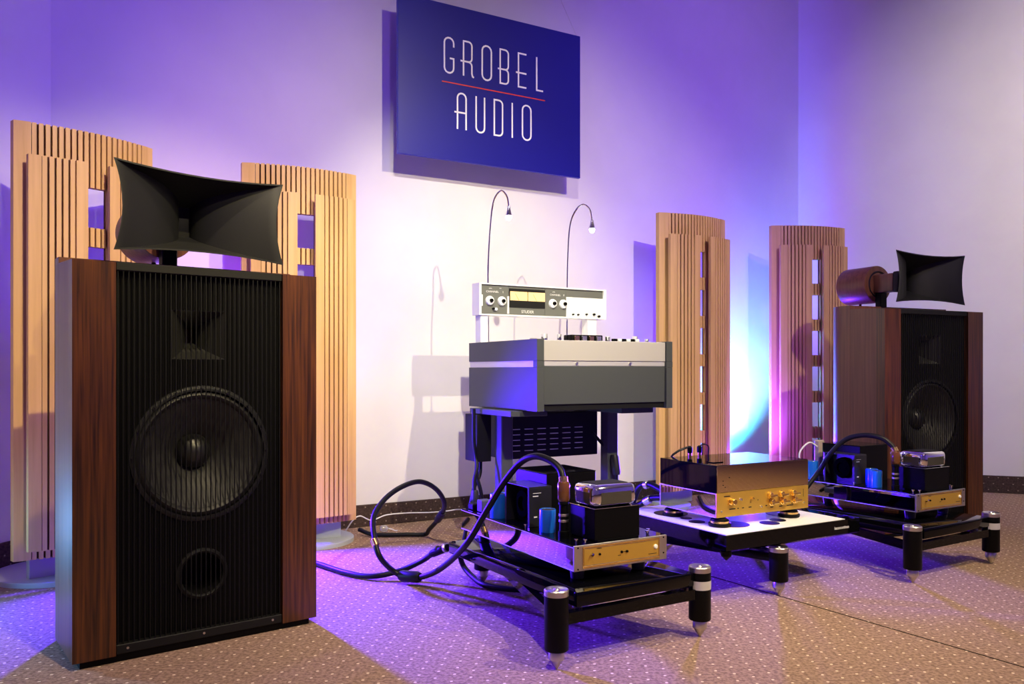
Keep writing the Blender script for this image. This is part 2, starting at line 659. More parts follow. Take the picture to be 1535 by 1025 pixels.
# ------------------------------------------------------------------ loudspeakers
def plate_holes(bm, x0, x1, z0, z1, y0, y1, holes):
    """rectangular plate in xz with round (cx,cz,r) or square (cx,cz,hw,hh) holes"""
    loops = [[(x0, z0), (x1, z0), (x1, z1), (x0, z1)]]
    for h in holes:
        if len(h) == 3:
            loops.append([(h[0] + h[2] * math.cos(2 * math.pi * i / 48), h[1] + h[2] * math.sin(2 * math.pi * i / 48)) for i in range(48)])
        else:
            cx, cz, a, b = h
            loops.append([(cx - a, cz - b), (cx + a, cz - b), (cx + a, cz + b), (cx - a, cz + b)])
    es = []
    rims = []
    for lp in loops:
        vs = [bm.verts.new((p[0], y0, p[1])) for p in lp]
        rims.append(vs)
        for i in range(len(vs)):
            es.append(bm.edges.new((vs[i], vs[(i + 1) % len(vs)])))
    bmesh.ops.triangle_fill(bm, use_beauty=True, use_dissolve=False, edges=es)
    for vs in rims:
        bk = [bm.verts.new((v.co.x, y1, v.co.z)) for v in vs]
        for i in range(len(vs)):
            j = (i + 1) % len(vs)
            bm.faces.new((vs[i], vs[j], bk[j], bk[i]))
    return bm


def horn_mesh(bm, W, Hh, tw, th, L, c=(0, 0, 0), thick=.005, pin=.055, n=14, pw=2.1, ph=1.25, lip=.0):
    """flared rectangular horn; mouth at y=c.y facing -y, throat at y=c.y+L"""
    cx, cy, cz = c
    K = 10

    def ring(s, off):
        w = tw + (W - tw) * s ** pw + off
        h = th + (Hh - th) * s ** ph + off
        k = pin * s * s
        P = []
        for side in range(4):
            for i in range(K):
                u = -1 + 2 * i / K
                q = 1 - k * (1 - u * u) * 1.6
                qv = 1 - k * (1 - u * u) * 1.2
                if side == 0:
                    p = (u * w, -h * q)
                elif side == 1:
                    p = (w * qv, u * h)
                elif side == 2:
                    p = (-u * w, h * q)
                else:
                    p = (-w * qv, -u * h)
                P.append((cx + p[0], cy + L * (1 - s), cz + p[1]))
        return P
    inner = [ring(i / n, 0) for i in range(n + 1)]
    outer = [ring(i / n, thick) for i in range(n + 1)]
    VI = [[bm.verts.new(p) for p in r_] for r_ in inner]
    VO = [[bm.verts.new(p) for p in r_] for r_ in outer]
    m4 = 4 * K
    for V in (VI, VO):
        for A, B in zip(V, V[1:]):
            for i in range(m4):
                bm.faces.new((A[i], A[(i + 1) % m4], B[(i + 1) % m4], B[i]))
    for i in range(m4):
        bm.faces.new((VI[-1][i], VI[-1][(i + 1) % m4], VO[-1][(i + 1) % m4], VO[-1][i]))
    return bm


SW = .689


def make_speaker(label, loc, rz):
    t = thing('loudspeaker', label, 'loudspeaker', loc, rz, 'pair of floorstanding loudspeakers')
    D0 = .21
    XI, XJ = .1075, .5785

    def top(x, y):
        return 1.096 + .010 * min(y, D0) / D0
    for x0, x1 in ((0, .107), (.579, SW)):
        bm = NB()
        prism(bm, [(x0, 0), (x1, 0), (x1, .05), (x0, .05)], .02, 0, top)
        obj('front_stile', bm, M['walnut'], t)
    bm = NB()
    prism(bm, [(0, .0501), (XI, .0501), (XI, .16), (XJ, .16), (XJ, .0501), (SW, .0501), (SW, D0), (0, D0)], .02, 0, top)
    obj('cabinet', bm, M['walnut_side'], t)
    bm = NB()
    rr = .14
    out = [(0, D0 + .001)] + [(rr - rr * math.cos(R(7.5 * i)), D0 + .05 + rr * math.sin(R(7.5 * i))) for i in range(13)] + [(SW - rr + rr * math.sin(R(7.5 * i)), D0 + .05 + rr * math.cos(R(7.5 * i))) for i in range(13)] + [(SW, D0 + .001)]
    prism(bm, out, .02, 1.124)
    obj('curved_back', bm, M['walnut_side'], t)
    bm = NB()
    box(bm, .02, SW - .02, .012, D0, 0, .0199)
    obj('plinth', bm, M['black'], t)
    # grille frame
    X0, X1 = .1075, .5785
    bm = NB()
    box(bm, X0, X1, .004, .159, 1.074, 1.097, .002, 1)
    obj('top_rail', bm, M['blackmat'], t)
    bm = NB()
    box(bm, X0, X1, .004, .159, .022, .048, .002, 1)
    obj('bottom_rail', bm, M['blackmat'], t)
    cx = (X0 + X1) / 2
    wx, wz = cx, .557
    bm = NB()
    plate_holes(bm, X0, X1, .048, 1.074, .026, .049, [(wx, wz, .186), (cx - .008, .903, .076, .071), (cx, .206, .062)])
    obj('baffle', bm, M['fluted'], t, smooth=False)
    # shallow box behind the baffle openings
    # woofer
    wf = NB()
    lathe(wf, [(.190, -.006), (.197, -.004), (.199, 0), (.184, 0), (.184, -.006), (.190, -.006)], (wx, .026, wz), 'Y', 56)
    wo = obj('woofer', wf, M['horn'], t)
    bm = NB()
    lathe(bm, [(.184, .006), (.178, .001), (.171, -.002), (.165, .001), (.160, .008)], (wx, .026, wz), 'Y', 56)
    obj('surround', bm, M['rubber'], wo)
    bm = NB()
    lathe(bm, [(.160, .008), (.13, .026), (.09, .055), (.05, .090)], (wx, .026, wz), 'Y', 56)
    co = obj('cone', bm, M['cone'], wo)
    bm = NB()
    lathe(bm, [(0, .045), (.018, .048), (.034, .056), (.046, .070), (.052, .088)], (wx, .026, wz), 'Y', 40)
    obj('dust_cap', bm, M['cap'], wo)
    bm = NB()
    cyl(bm, (0, 0, 0), .0035, .004, 'Y', 8)
    b0 = None
    for i in range(16):
        an = 2 * math.pi * i / 16
        lc = (wx + .191 * math.cos(an), .016, wz + .191 * math.sin(an))
        b0 = inst(b0, wo, lc) if b0 else obj('bolt', bm, M['cap'], wo, lc)
    # midrange horn
    bm = NB()
    horn_mesh(bm, .075, .07, .012, .02, .10, (cx - .008, .0265, .903), .002, .0, 10, 1.6, 1.1)
    obj('midrange_horn', bm, mat('glossy_horn', (.02, .02, .02), .3), t)
    # port
    bm = NB()
    lathe(bm, [(.060, .0), (.0605, -.006), (.066, -.009), (.0735, -.006), (.0745, 0)], (cx, .026, .206), 'Y', 44)
    lathe(bm, [(.060, 0), (.057, .12), (0, .12)], (cx, .026, .206), 'Y', 44)
    obj('bass_port', bm, M['blackmat'], t)
    n = 34
    bm = NB()
    cyl(bm, (0, 0, 0), .0019, 1.028, 'Z', 6)
    r0 = obj('grille_rod', bm, M['rod'], t, (X0 + .006, .009, .047))
    for i in range(1, n):
        inst(r0, t, (X0 + .006 + (X1 - X0 - .012) * i / (n - 1), .009, .047))
    bm = NB()
    cyl(bm, (0, 0, 0), .0035, .002, 'Y', 10)
    r0 = obj('screw', bm, M['steel'], t, (cx, .0025, .036))
    inst(r0, t, (X0 + .03, .0025, .036))
    inst(r0, t, (X1 - .03, .0025, .036))
    return t


SL_A = math.atan2(.421, .546)
SR_A = math.atan2(.281, .630)
make_speaker('tall black-fronted loudspeaker with dark wood sides nearest the camera, at left', (-1.165, 2.155, 0), SL_A)
make_speaker('black-fronted loudspeaker with dark wood sides farther back, at right', (1.773, 3.87, 0), SR_A)


def make_horn(label, c, rz):
    t = thing('horn_tweeter', label, 'horn speaker', c, rz, 'pair of horns on top of the loudspeakers')
    Z = .138
    bm = NB()
    horn_mesh(bm, .247, .123, .018, .045, .165, (0, 0, Z), .005, .075, 16, 1.9, 1.05)
    obj('horn_flare', bm, M['horn'], t)
    bm = NB()
    box(bm, -.036, .036, .167, .20, Z - .054, Z + .054, .006, 2)
    obj('flange', bm, M['blackmat'], t)
    bm = NB()
    box(bm, -.034, .034, .2005, .335, Z - .048, Z + .048, .006, 2)
    obj('neck', bm, M['walnut_side'], t)
    bm = NB()
    lathe(bm, [(0, .322), (.072, .322), (.098, .323), (.1, .326), (.1, .515), (.096, .52), (0, .52)], (0, 0, Z), 'Y', 48)
    dr = obj('driver_drum', bm, M['walnut_side'], t)
    bm = NB()
    lathe(bm, [(.062, .3215), (.07, .3145), (.072, .3215)], (0, 0, Z), 'Y', 40)
    obj('seal_ring', bm, M['rubber'], dr)
    bm = NB()
    box(bm, -.024, .024, .285, .321, .0, Z - .045, .003, 1)
    box(bm, -.04, .04, .25, .34, 0, .008, .002, 1)
    obj('bracket', bm, M['black'], t)
    bm = NB()
    cyl(bm, (.0, .44, .0), .007, .039, 'Z', 12)
    obj('rear_foot', bm, M['black'], t)
    return t


# ------------------------------------------------------------------ place horns on the cabinet tops
make_horn('wide black horn tweeter with wooden driver drum atop the near left loudspeaker', (-.915, 2.420, 1.1245), R(42))
make_horn('black horn tweeter with wooden driver drum atop the far right loudspeaker', (2.105, 4.085, 1.1245), R(25))


# ------------------------------------------------------------------ tape recorder on its trolley
C0 = (.1014, 3.3, 0)
tr = thing('recorder_trolley', 'grey two-legged metal trolley carrying the tape recorder, black ventilated unit slung below', 'trolley', C0, TH)
for u0 in (.005, .58):
    bm = NB()
    box(bm, u0, u0 + .06, .31, .37, .03, .606, .003, 1)
    obj('post', bm, M['greyd'], tr)
    bm = NB()
    box(bm, u0 - .06, u0 + .12, .12, .50, .606, .63, .002, 1)
    obj('mounting_bracket', bm, M['greyd'], tr)
    bm = NB()
    box(bm, u0 - .005, u0 + .065, .10, .58, .045, .075, .004, 1)
    obj('foot_bar', bm, M['greyd'], tr)
    for v in (.13, .54):
        bm = NB()
        cyl(bm, (u0 + .018, v, .026), .026, .024, 'X', 20, .003)
        obj('wheel', bm, M['rubber'], tr)
bm = NB()
box(bm, .075, .575, .385, .56, .397, .605, .003, 1)
u = obj('power_unit', bm, M['blackmat'], tr)
first = None
for i in range(6):
    for j in range(5):
        loc = (.098 + i * .0685, .383, .432 + j * .0245)
        if first is None:
            bm = NB()
            box(bm, 0, .043, -.004, .002, 0, .0035)
            first = obj('lit_slot', bm, M['silver'], u, loc)  # pale strips stand in for the lit wall seen through vent slots
        else:
            inst(first, u, loc)
bm = NB()
box(bm, -.068, .003, .40, .52, .392, .603, .002, 1)
obj('junction_box', bm, M['blackmat'], tr)

rc = thing('tape_recorder', 'large grey studio tape recorder with raised meter bridge, under the hanging sign', 'tape recorder', C0, TH)
W_, D_ = .711, .618
bm = NB()
box(bm, .035, W_ - .035, .012, D_ - .01, .659, .818, .001, 1)
obj('lower_cabinet', bm, M['greyd'], rc)
bm = NB()
box(bm, .035, W_ - .035, .02, D_ - .012, .6345, .6585)
obj('underside', bm, M['blackmat'], rc)
bm = NB()
box(bm, .035, W_ - .035, .008, .03, .8395, .924, .0015, 1)
lab(obj('front_panel', bm, M['greyl'], rc), 'light grey upper front panel')
bm = NB()
box(bm, .035, W_ - .035, .012, .03, .8185, .839, .001, 1)
obj('silver_strip', bm, M['silver'], rc)
for u0 in (.2, .48):
    bm = NB()
    cyl(bm, (u0, .006, .829), .006, .006, 'Y', 14)
    obj('latch', bm, M['steel'], rc)
for k, u0 in enumerate((0, W_ - .0345)):
    for z0, z1, mm, nm in ((.6315, .8135, 'greyd', 'lower_cheek'), (.840, .9285, 'greyd', 'upper_cheek')):
        bm = NB()
        box(bm, u0, u0 + .0345, 0, D_, z0, z1, .0012, 1)
        obj(nm, bm, M[mm], rc)
    bm = NB()
    box(bm, u0 + (.003 if k == 0 else .002), u0 + .032, .004, D_ - .004, .8137, .8398)
    obj('cheek_strip', bm, M['silver'], rc)
    bm = NB()
    box(bm, u0, u0 + .0345, -.0002, .03, .8137, .8398)
    obj('cheek_corner', bm, M['greyd'], rc)
bm = NB()
box(bm, .035, W_ - .035, .031, D_ - .012, .842, .9262, .001, 1)
obj('deck_plate', bm, M['deck'], rc)
# bridge
bm = NB()
z0, z1 = 1.056, 1.2046
V0, V1 = .511, .585
for a in ((0, W_ + .006, z1 - .006, z1), (0, W_ + .006, z0, z0 + .006), (0, .011, z0 + .006, z1 - .006), (W_ - .008, W_ + .006, z0 + .006, z1 - .006)):
    box(bm, a[0], a[1], V0, V1, a[2], a[3])
box(bm, .011, W_ - .008, V1 - .01, V1, z0 + .006, z1 - .006)
br = obj('meter_bridge', bm, M['white'], rc, smooth=False)
lab(br, 'white box with two lit level meters and knobs')
VF = V0 + .008
for a, b in ((.0115, .1585), (.1595, .3595), (.3605, .482)):
    bm = NB()
    box(bm, a, b, VF, VF + .02, z0 + .007, z1 - .007, .0008, 1)
    obj('module_panel', bm, M['panel'], br)
bm = NB()
box(bm, .483, .702, VF, VF + .02, z0 + .007, 1.160)
obj('blank_panel', bm, M['white'], br)
bm = NB()
box(bm, .483, .702, VF + .001, VF + .02, 1.161, z1 - .007)
obj('dark_strip', bm, M['panel'], br)
bm = NB()
box(bm, .1605, .3585, VF - .005, VF - .0002, 1.098, 1.186, .001, 1)
obj('meter_surround', bm, M['blackmat'], br)
for a, b in ((.164, .2575), (.262, .356)):
    bm = NB()
    box(bm, a, b, VF - .0075, VF - .0052, 1.130, 1.172, .0005, 1)
    o = obj('level_meter', bm, M['meter'], br)
    bm = NB()
    tube(bm, [((a + b) / 2, VF - .0082, 1.131), ((a + b) / 2 - .02, VF - .0082, 1.163)], .0007, 5, raw=True)
    obj('needle', bm, M['blackmat'], o) if False else obj('meter_needle', bm, M['blackmat'], br)
for u0 in (.0565, .1205, .402, .463):
    bm = NB()
    lathe(bm, [(0, 0), (.0215, 0), (.0215, -.006), (.019, -.013), (0, -.013)], (u0, VF, 1.124), 'Y', 28)
    obj('knob', bm, M['white'], br)
    bm = NB()
    lathe(bm, [(.009, -.0132), (.008, -.022), (0, -.022)], (u0 + .003, VF, 1.124), 'Y', 20)
    obj('knob_cap', bm, M['black'], br)
for u0, z, r in ((.087, 1.085, .007), (.075, 1.087, .005), (.52, 1.075, .004), (.55, 1.075, .004), (.60, 1.078, .0045), (.645, 1.079, .0055), (.675, 1.07, .006)):
    bm = NB()
    cyl(bm, (u0, VF - .012, z), r, .012, 'Y', 12)
    obj('switch', bm, M['white'] if u0 == .087 else M['black'], br)
bm = NB()
box(bm, .150, .1583, VF - .006, VF - .0004, 1.066, 1.148)
box(bm, .0118, .019, VF - .006, VF - .0004, 1.098, 1.15)
obj('fader_strip', bm, M['white'], br)
text('lettering', 'STUDER', .019, M['label'], br, (.262, VF - .0012, 1.078), (R(90), 0, 0))
for txt, uu, zz, sz in (('CHANNEL', .072, 1.166, .013), ('I', .128, 1.166, .015), ('LEVEL', .062, 1.181, .006), ('REC', .115, 1.183, .006), ('CHANNEL', .418, 1.166, .012), ('II', .468, 1.166, .013), ('LEVEL', .41, 1.180, .006)):
    text('lettering', txt, sz, M['label'], br, (uu, VF - .0012, zz), (R(90), 0, 0), sx=1.1)
for u0, w in ((.012, .038), (.612, .052)):
    bm = NB()
    box(bm, u0, u0 + w, .52, .575, .9265, 1.0558, .001, 1)
    lab(obj('bridge_support', bm, M['white'], rc), 'white support post of the meter bridge')
# tape deck furniture
random.seed(9)


def deck(name, bm, m):
    return obj(name, bm, M[m], rc)


Z0 = .9264
for u0, v0 in ((.20, .36), (.53, .36)):
    bm = NB()
    lathe(bm, [(0, 0), (.05, 0), (.05, .006), (.018, .008), (.018, .02), (0, .022)], (u0, v0, Z0), 'Z', 32)
    deck('reel_hub', bm, 'steel')
for u0, v0, r, h in ((.115, .13, .014, .03), (.165, .09, .010, .026), (.44, .12, .012, .024), (.60, .13, .012, .028), (.645, .10, .009, .016), (.33, .20, .012, .026)):
    bm = NB()
    lathe(bm, [(0, 0), (r * 1.25, 0), (r * 1.25, .003), (r, .004), (r, h - .003), (r * 1.15, h), (0, h)], (u0, v0, Z0), 'Z', 20)
    deck('tape_roller', bm, 'chrome')
bm = NB()
box(bm, .235, .40, .10, .165, Z0, Z0 + .028, .004, 2)
deck('head_cover', bm, 'black')
for k in range(4):
    bm = NB()
    box(bm, .245 + k * .038, .268 + k * .038, .085, .098, Z0, Z0 + .022, .002, 1)
    deck('tape_head', bm, 'steel' if k % 2 else 'gold')
for k in range(6):
    bm = NB()
    box(bm, .42 + k * .024, .44 + k * .024, .045, .066, Z0, Z0 + .012, .002, 1)
    deck('transport_button', bm, 'white' if k % 2 else 'black')
bm = NB()
cyl(bm, (.185, .055, Z0), .006, .022, 'Z', 14)
deck('tape_guide', bm, 'black')


# ------------------------------------------------------------------ gooseneck lamps
def goose(label, pts, blb):
    t = thing('gooseneck_lamp', label, 'lamp', pts[0], 0, 'gooseneck lamps behind the tape recorder')
    b = Vector(pts[0])
    bm = NB()
    tube(bm, [Vector(p) - b for p in pts], .0042, 10)
    obj('neck', bm, M['chrome'], t)
    e = Vector(pts[-1]) - b
    bm = NB()
    lathe(bm, [(0, .006), (.006, .004), (.0085, -.014), (.015, -.040), (.0165, -.044), (.012, -.044)], e, 'Z', 24)
    obj('lamp_shade', bm, M['chrome'], t)
    bm = NB()
    lathe(bm, [(0, -.066), (.007, -.064), (.012, -.057), (.0135, -.049), (.011, -.042), (0, -.040)], e, 'Z', 20)
    lab(obj('bulb', bm, M['bulb'], t), 'small glowing bulb')
    bm = NB()
    lathe(bm, [(0, 0), (.013, 0), (.013, .006), (.006, .01), (0, .01)], (0, 0, 0), 'Z', 20)
    obj('base', bm, M['steel'], t)
    p = Vector(pts[-1])
    lamp('lamp_light', 'SPOT', (p.x, p.y, p.z - .072), 7, (1, .93, .82), (p.x, p.y, 0), .012, 130, .6)


def C(u_, v_, z_):
    return (C0[0] + CA * u_ - SA * v_, C0[1] + SA * u_ + CA * v_, z_)


a = C(.093, .6, .9268)
goose('slim chrome gooseneck lamp behind left end of the meter bridge', [a, (a[0], a[1], 1.13), (a[0], a[1], 1.30), (a[0] + .010, a[1], 1.485), (a[0] + .026, a[1] - .02, 1.600), (a[0] + .060, a[1] - .04, 1.644), (a[0] + .088, a[1] - .06, 1.615), (a[0] + .098, a[1] - .06, 1.567)], 0)
a = C(.54, .6, .9268)
goose('slim chrome gooseneck lamp behind right half of the meter bridge', [a, (a[0], a[1], 1.15), (a[0] + .003, a[1], 1.35), (a[0] + .014, a[1], 1.52), (a[0] + .042, a[1] - .02, 1.598), (a[0] + .078, a[1] - .04, 1.624), (a[0] + .108, a[1] - .06, 1.597), (a[0] + .120, a[1] - .06, 1.545)], 0)


# ------------------------------------------------------------------ three-legged equipment racks
def leg(parent, x, y, ztop, band=False):
    bm = NB()
    lathe(bm, [(0, .052), (.031, .052), (.033, .055), (.033, ztop - .018), (0, ztop - .018)], (x, y, 0), 'Z', 32)
    l = obj('leg', bm, M['black'], parent)
    bm = NB()
    lathe(bm, [(0, ztop - .0178), (.0335, ztop - .0178), (.0335, ztop - .004), (.031, ztop - .001), (.028, ztop - .003), (.008, ztop - .003), (.006, ztop), (0, ztop)], (x, y, 0), 'Z', 32)
    obj('leg_cap', bm, M['steel'], l)
    bm = NB()
    lathe(bm, [(0, .0515), (.0195, .0515), (.0215, .048), (.0215, .028), (.018, .024), (.003, .0005), (0, 0)], (x, y, 0), 'Z', 24)
    obj('spike', bm, M['steel'], l)
    if band:
        bm = NB()
        a0 = R(-170)
        P = [(.0337 * math.cos(a0 + R(150) * i / 12), .0337 * math.sin(a0 + R(150) * i / 12)) for i in range(13)]
        vs = [[bm.verts.new((x + p[0], y + p[1], z)) for p in P] for z in (ztop - .068, ztop - .042)]
        for i in range(12):
            bm.faces.new((vs[0][i], vs[0][i + 1], vs[1][i + 1], vs[1][i]))
        lab(obj('band', bm, M['silver'], l), 'silver band round the leg')


def bar(bm, a, b, w, z0, z1):
    a, b = Vector(a), Vector(b)
    d = (b - a).normalized()
    n = Vector((-d.y, d.x)) * w / 2
    prism(bm, [a - n, b - n, b + n, a + n], z0, z1)


def rack(label, loc, rz, s):
    t = thing('equipment_rack', label, 'equipment rack', loc, rz, 'low black racks under the power amplifiers')
    leg(t, 0, 0, .216)
    leg(t, s, 0, .214, True)
    leg(t, s / 2, .876, .19)
    bm = NB()
    box(bm, .058, s - .034, -.012, .76, .158, .199, .004, 2)
    obj('shelf', bm, M['gloss'], t)
    bm = NB()
    bar(bm, (.03, 0), (s - .03, 0), .028, .118, .148)
    obj('front_bar', bm, M['gloss'], t)
    for x in (0, s):
        bm = NB()
        bar(bm, (x + (.012 if x == 0 else -.012), .03), (s / 2 + (-.01 if x == 0 else .01), .85), .024, .118, .148)
        obj('side_bar', bm, M['gloss'], t)
    for x, y in ((.09, .03), (s - .07, .03), (s / 2, .7)):
        bm = NB()
        cyl(bm, (x, y, .146), .014, .014, 'Z', 16)
        obj('standoff', bm, M['steel'], t)
    return t


rack('low black three-legged rack with chrome spikes under the nearest power amplifier', (.119, 2.18, 0), R(31), .52)
rack('low black three-legged rack under the far right power amplifier', (1.5106, 3.069, 0), R(32.5), .56)

# centre rack with white top
T0 = (.726, 2.76, 0)
TA = R(29.8)
tb = thing('equipment_rack', 'low black rack with white top carrying the preamplifier, in the middle', 'equipment rack', T0, TA)
bm = NB()
o1 = [(0, 0), (.69, 0), (.69, .60), (0, .60)]
o2 = [(.03, .02), (.665, .02), (.665, .58), (.03, .58)]
zz = [(.176, o2), (.186, o1), (.2385, o1)]
rings = [[bm.verts.new((p[0], p[1], z)) for p in o] for z, o in zz]
bm.faces.new(rings[0][::-1])
bm.faces.new(rings[-1])
for A, B in zip(rings, rings[1:]):
    for i in range(4):
        bm.faces.new((A[i], A[(i + 1) % 4], B[(i + 1) % 4], B[i]))
obj('shelf', bm, M['gloss'], tb, smooth=False)
bm = NB()
box(bm, .004, .612, .004, .592, .2387, .2405)
lab(obj('top_board', bm, M['board'], tb), 'white top board')
first = None
for x, y, r in ((.165, .135, .060), (.085, .235, .030), (.30, .085, .036), (.120, .42, .066), (.37, .11, .030), (.49, .20, .060), (.10, .31, .022)):
    bm = NB()
    lathe(bm, [(0, 0), (r, 0), (r, .0012), (0, .0012)], (x, y, .2407), 'Z', 28)
    obj('shade_disc', bm, M['black'], tb)  # black discs, enlarged to stand in for shadow under the preamplifier too
leg(tb, .262, .008, .174)
leg(tb, .0, .86, .15)
leg(tb, .52, .86, .15)
bm = NB()
bar(bm, (.255, .03), (.012, .84), .024, .118, .148)
obj('side_bar', bm, M['gloss'], tb)
bm = NB()
bar(bm, (.27, .03), (.508, .84), .024, .118, .148)
obj('side_bar', bm, M['gloss'], tb)
bm = NB()
lathe(bm, [(0, .03), (.003, .03), (.018, .045), (.020, .062), (0, .062)], (.04, .04, .114), 'Z', 20)
obj('cone', bm, M['black'], tb)
text('lettering', 'bassocontinuo', .0165, M['label'], tb, (.588, -.0008, .211), (R(90), 0, 0), sx=.85)

# isolation feet under the preamplifier
U0 = Vector((.726, 2.888))
PA = R(29)
ca, sa = math.cos(PA), math.sin(PA)
nf = 0
for u0, v0, lb in ((.035, .022, 'black and gold isolation foot under preamplifier, nearest corner'), (.03, .27, 'black and gold isolation foot under preamplifier, left rear corner'), (.40, .035, 'black and gold isolation foot under right front of preamplifier')):
    p = (U0.x + ca * u0 - sa * v0, U0.y + sa * u0 + ca * v0, .242)
    t = thing('isolation_foot', lb, 'isolation foot', p, 0, 'isolation feet under the preamplifier')
    bm = NB()
    lathe(bm, [(0, 0), (.038, 0), (.040, .003), (.040, .011), (.036, .0125), (0, .0125)], (0, 0, 0), 'Z', 36)
    f1 = obj('lower_disc', bm, M['black'], t)
    bm = NB()
    lathe(bm, [(0, .0127), (.0345, .0127), (.0345, .0195), (0, .0195)], (0, 0, 0), 'Z', 36)
    obj('gold_ring', bm, M['gold'], t)
    bm = NB()
    lathe(bm, [(0, .0197), (.033, .0197), (.031, .026), (.018, .0325), (0, .0325)], (0, 0, 0), 'Z', 36)
    obj('upper_disc', bm, M['black'], t)

# ------------------------------------------------------------------ preamplifier
pa = thing('preamplifier', 'black and gold preamplifier with mirror front on the white-topped rack', 'amplifier', (U0.x, U0.y, .275), PA)
bm = NB()
box(bm, 0, .466, .006, .311, 0, .0865, .0012, 1)
obj('lower_case', bm, M['chassis'], pa)
for a in ((.006, .311, .0835, .0862), (.006, .311, .0005, .0028), (.3085, .311, .0028, .0835)):
    bm = NB()
    box(bm, -.0013, -.0001, *a)
    obj('edge_line', bm, M['silver'], pa)  # bright silver strips along the edges of the left side
bm = NB()
box(bm, .0, .466, .002, .311, .0885, .186, .0012, 1)
obj('upper_case', bm, M['gloss'], pa)
bm = NB()
box(bm, .002, .464, -.0012, .0018, .0895, .1845, .0006, 1)
lab(obj('mirror_front', bm, M['mirror'], pa), 'dark gold mirrored upper front')
bm = NB()
box(bm, .0, .466, 0, .0058, 0, .0872, .0008, 1)
fp = obj('gold_front', bm, M['goldplate'], pa)
lab(fp, 'brushed gold control panel')


def knob(parent, u0, z, r, d=.02, m='gold', y=0, nm='knob'):
    bm = NB()
    lathe(bm, [(r * 1.15, 0), (r * 1.15, -.003), (r, -.004), (r * .92, -d), (r * .8, -d - .001), (0, -d - .001)], (u0, y, z), 'Y', 24)
    return obj(nm, bm, M[m], parent)


knob(fp, .070, .055, .0115, .02)
knob(fp, .055, .0585, .003, .006)
knob(fp, .055, .045, .003, .006)
knob(fp, .113, .059, .005, .008, 'chrome')
knob(fp, .168, .060, .004, .012)
knob(fp, .213, .026, .004, .008, 'chrome')
for u0 in (.262, .320, .382):
    for zz_ in (.063, .037):
        k = knob(fp, u0 + (.008 if zz_ < .05 else 0), zz_, .012, .011, 'gold')
        bm = NB()
        box(bm, u0 - .018 + (.008 if zz_ < .05 else 0), u0 + .018 + (.008 if zz_ < .05 else 0), -.024, -.012, zz_ - .004, zz_ + .004, .0015, 1)
        obj('grip', bm, M['gold'], k)
knob(fp, .44, .022, .003, .003, 'steel')
knob(fp, .022, .022, .003, .003, 'steel')
bm = NB()
for u0, z, w in ((.035, .074, .03), (.06, .027, .03), (.1, .027, .006), (.122, .027, .01), (.155, .027, .014), (.20, .05, .003), (.24, .026, .008), (.265, .018, .014), (.31, .018, .016), (.35, .018, .035), (.375, .024, .006), (.165, .044, .002)):
    box(bm, u0, u0 + w, -.0006, 0, z - .0018, z + .0018)
box(bm, .438, .4395, -.0006, 0, .045, .074)
obj('engraving', bm, M['blackmat'], fp)
for u0, z in ((.03, .035), (.04, .012), (.06, .046), (.03, .02)):
    bm = NB()
    cyl(bm, (u0, -.0025, .095 + z), .0018, .0015, 'Y', 8)
    obj('screw', bm, M['black'], pa)
bm = NB()
box(bm, .05, .10, .07, .11, .1862, .189, .001, 1)
obj('top_hatch', bm, M['gloss'], pa)


